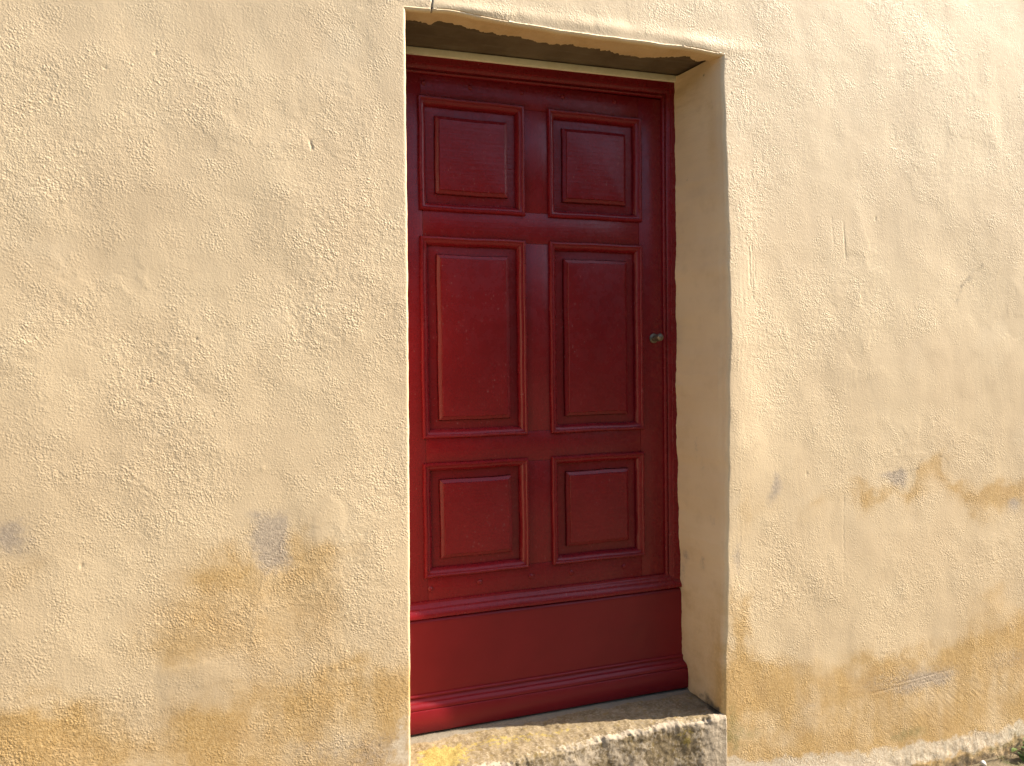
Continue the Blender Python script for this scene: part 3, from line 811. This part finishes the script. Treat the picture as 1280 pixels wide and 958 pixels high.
fix(obj_bm('base_moulding', bar_profile(BASE, 0.40, 1.50, 3.0, wob=0.0004), M['paint_board'], door, angle=40))
# nails
def nail_bm(x, z, r, seed):
    bm = bmesh.new()
    bmesh.ops.create_uvsphere(bm, u_segments=10, v_segments=6, radius=r)
    rnd = random.Random(seed)
    for v in bm.verts:
        v.co.y *= 0.55
        v.co.x *= 1 + rnd.uniform(-.1, .1); v.co.z *= 1 + rnd.uniform(-.1, .1)
        v.co += Vector((x, YF, z))
    return bm
for j, (x, z) in enumerate(((0.545, 2.327), (0.693, 2.328), (0.866, 2.330), (1.008, 2.331), (1.197, 2.335), (0.542, 0.765), (0.702, 0.770), (0.877, 0.771), (1.020, 0.768), (1.215, 0.769))):
    fix(obj_bm('nail', nail_bm(x, z, 0.0075 if j < 5 else 0.0085, j), M['paint_h'], door))
# cream batten above the frame
def batten():
    bm = box_bm(0.41, 1.49, 0.212, 0.285, 0.0, 0.0215, 0.0025)
    for v in bm.verts:
        v.co.z += 2.3995 + (v.co.x - 0.45) * 0.0160 + (0.004 if v.co.y > 0.25 else 0)
    return bm
b = fix(obj_bm('head_batten', batten(), M['cream'], door))
tag(b, 'thin cream strip above the red door frame')

# knob
def lathe(prof, axis_pts=None, n=28):
    bm = bmesh.new()
    rings = []
    for r, h in prof:
        rings.append([bm.verts.new((r * math.cos(2 * math.pi * i / n), -h, r * math.sin(2 * math.pi * i / n))) for i in range(n)])
    for p, q in zip(rings[:-1], rings[1:]):
        for i in range(n):
            bm.faces.new((p[i], p[(i + 1) % n], q[(i + 1) % n], q[i]))
    bm.faces.new(rings[0]); bm.faces.new(list(reversed(rings[-1])))
    return bm
KX, KZ = 1.337, 1.544
bm = lathe(((0.0165, -0.002), (0.0168, 0.001), (0.0160, 0.0035), (0.0135, 0.0048), (0.0115, 0.0052), (0.0105, 0.0052)))
for v in bm.verts: v.co += Vector((KX, YF, KZ))
bm2 = lathe(((0.0096, 0.004), (0.0092, 0.007), (0.0086, 0.011), (0.0090, 0.017), (0.0108, 0.024), (0.0128, 0.032), (0.0134, 0.039), (0.0128, 0.045), (0.0108, 0.0495), (0.007, 0.0525), (0.003, 0.0535)))
for v in bm2.verts:
    t_ = min(1, max(0, (-v.co.y - 0.02) / 0.02))
    v.co.x *= 1 - 0.12 * t_
    v.co += Vector((KX, YF, KZ + 0.002 * t_))
knob = fix(obj_bm('door_knob', bm2, M['bronze'], door))
fix(obj_bm('knob_rose', bm, M['bronze'], knob))

# ------------------------------------------------------------------ plants and bits at the foot of the wall
def blade_strip(VL, QL, base, direction, length, width, bend, rnd, seg=5):
    d = Vector(direction).normalized()
    side = d.cross(Vector((0, 0, 1)))
    if side.length < 1e-4: side = Vector((1, 0, 0))
    side.normalize()
    p = Vector(base); o = len(VL)
    for i in range(seg + 1):
        t = i / seg
        wv = width * (1 - t) ** 0.7 * (0.6 + 0.4 * min(1, t * 4)) + 0.0002
        VL.append(p - side * wv / 2); VL.append(p + side * wv / 2)
        d = (d + Vector((0, 0, -1)) * bend / seg).normalized()
        p = p + d * length / seg
    for i in range(seg):
        QL.append((o + 2 * i, o + 2 * i + 1, o + 2 * i + 3, o + 2 * i + 2))

def tuft(name, x, y, n, lmin, lmax, mat, seed, label, cat, group=None, spread=0.03, width=0.004):
    rnd = random.Random(seed)
    VL, QL = [], []
    for _ in range(n):
        a = rnd.uniform(0, 2 * math.pi); s_ = rnd.uniform(0, spread)
        up = rnd.uniform(0.7, 2.2)
        blade_strip(VL, QL, (s_ * math.cos(a), -abs(s_ * math.sin(a)), 0), (math.cos(a), -0.2 + 0.8 * math.sin(a) * (0.4 if math.sin(a) > 0 else 1), up), rnd.uniform(lmin, lmax), rnd.uniform(.6, 1.2) * width, rnd.uniform(0.4, 1.6), rnd)
    o = mesh_np(name, np.array([tuple(v) for v in VL]), np.array(QL), mat)
    o.location = (x, y, -0.030)
    return tag(o, label, cat, group)

def weed(x, y, seed, label, n=14, size=0.03):
    root = empty('weed', (x, y, -0.030))
    tag(root, label, 'weed')
    rnd = random.Random(seed)
    VL, QL, SV, SQ = [], [], [], []
    for i in range(n):
        a = rnd.uniform(0, 2 * math.pi)
        if math.sin(a) > 0.5: a = -a
        up = rnd.uniform(0.5, 1.6)
        d = Vector((math.cos(a), math.sin(a), up)).normalized()
        L = rnd.uniform(0.02, 0.055)
        blade_strip(SV, SQ, (0, 0, 0), d, L, 0.0018, 0.3, rnd, 3)
        b = d * L; sz = size * rnd.uniform(.6, 1.2)
        f = Vector((d.x, d.y, 0.25 + rnd.uniform(-.4, .3))).normalized(); s_ = f.cross(Vector((0, 0, 1))).normalized()
        up_ = s_.cross(f)
        o = len(VL); NP = 6
        for j in range(NP + 1):
            t = j / NP
            wv = sz * 0.36 * math.sin(math.pi * min(1, (t * 0.93 + 0.05))) ** 0.8
            c = b + f * sz * t - Vector((0, 0, 1)) * sz * 0.35 * t * t
            VL += [c - s_ * wv + up_ * wv * .35, c, c + s_ * wv + up_ * wv * .35]
        for j in range(NP):
            q = o + 3 * j
            QL += [(q, q + 1, q + 4, q + 3), (q + 1, q + 2, q + 5, q + 4)]
    mesh_np('leaf_rosette', np.array([tuple(v) for v in VL]), np.array(QL), M['leaf'], root)
    mesh_np('stem', np.array([tuple(v) for v in SV]), np.array(SQ), M['straw'], root)

weed(2.735, -0.030, 3, 'small green leafy weed at the foot of the wall, lower right corner', 22, 0.034)
tuft('grass_tuft', 2.785, -0.040, 60, 0.05, 0.12, M['blade'], 5, 'green grass tuft against the foot of the wall beside the leafy weed', 'grass tuft')
tuft('dry_grass_tuft', 2.645, -0.020, 26, 0.03, 0.07, M['straw'], 8, 'dry straw-coloured grass tuft by the foot of the wall', 'grass tuft', width=0.0025)
def pebble():
    bm = bmesh.new()
    bmesh.ops.create_icosphere(bm, subdivisions=3, radius=0.014)
    for v in bm.verts:
        nse = 0.12 * math.sin(v.co.x * 260 + 1) * math.sin(v.co.z * 210 + 2)
        v.co *= 1 + nse
        v.co = Vector((v.co.x * 0.7, v.co.y * 0.7, v.co.z * 1.2))
    o = obj_bm('pebble', bm, M['pebble'])
    o.location = (2.535, -0.030, -0.024); o.rotation_euler = (0.2, -0.6, 0.3)
    tag(o, 'small white pebble lying in the soil at the foot of the wall', 'pebble')
pebble()
def verge():
    rnd = random.Random(21)
    VL, QL = [], []
    for _ in range(5200):
        x = rnd.uniform(-3.5, 6.0)
        y = -0.02 - abs(rnd.gauss(0, 0.16))
        if 2.45 < x < 2.72 and y > -0.06: continue
        if 0.3 < x < 1.6 and y > -0.08: continue
        a = rnd.uniform(0, 2 * math.pi)
        blade_strip(VL, QL, (x, y, -0.040), (math.cos(a) * .7, -abs(math.sin(a)) * .7, rnd.uniform(.5, 1.6)), rnd.uniform(0.02, 0.06), rnd.uniform(.002, .004), rnd.uniform(.4, 1.5), rnd, 3)
    o = mesh_np('verge_grass', np.array([tuple(v) for v in VL]), np.array(QL), M['blade'])
    tag(o, 'sparse low grass along the foot of the cream wall', 'grass', kind='stuff')
verge()
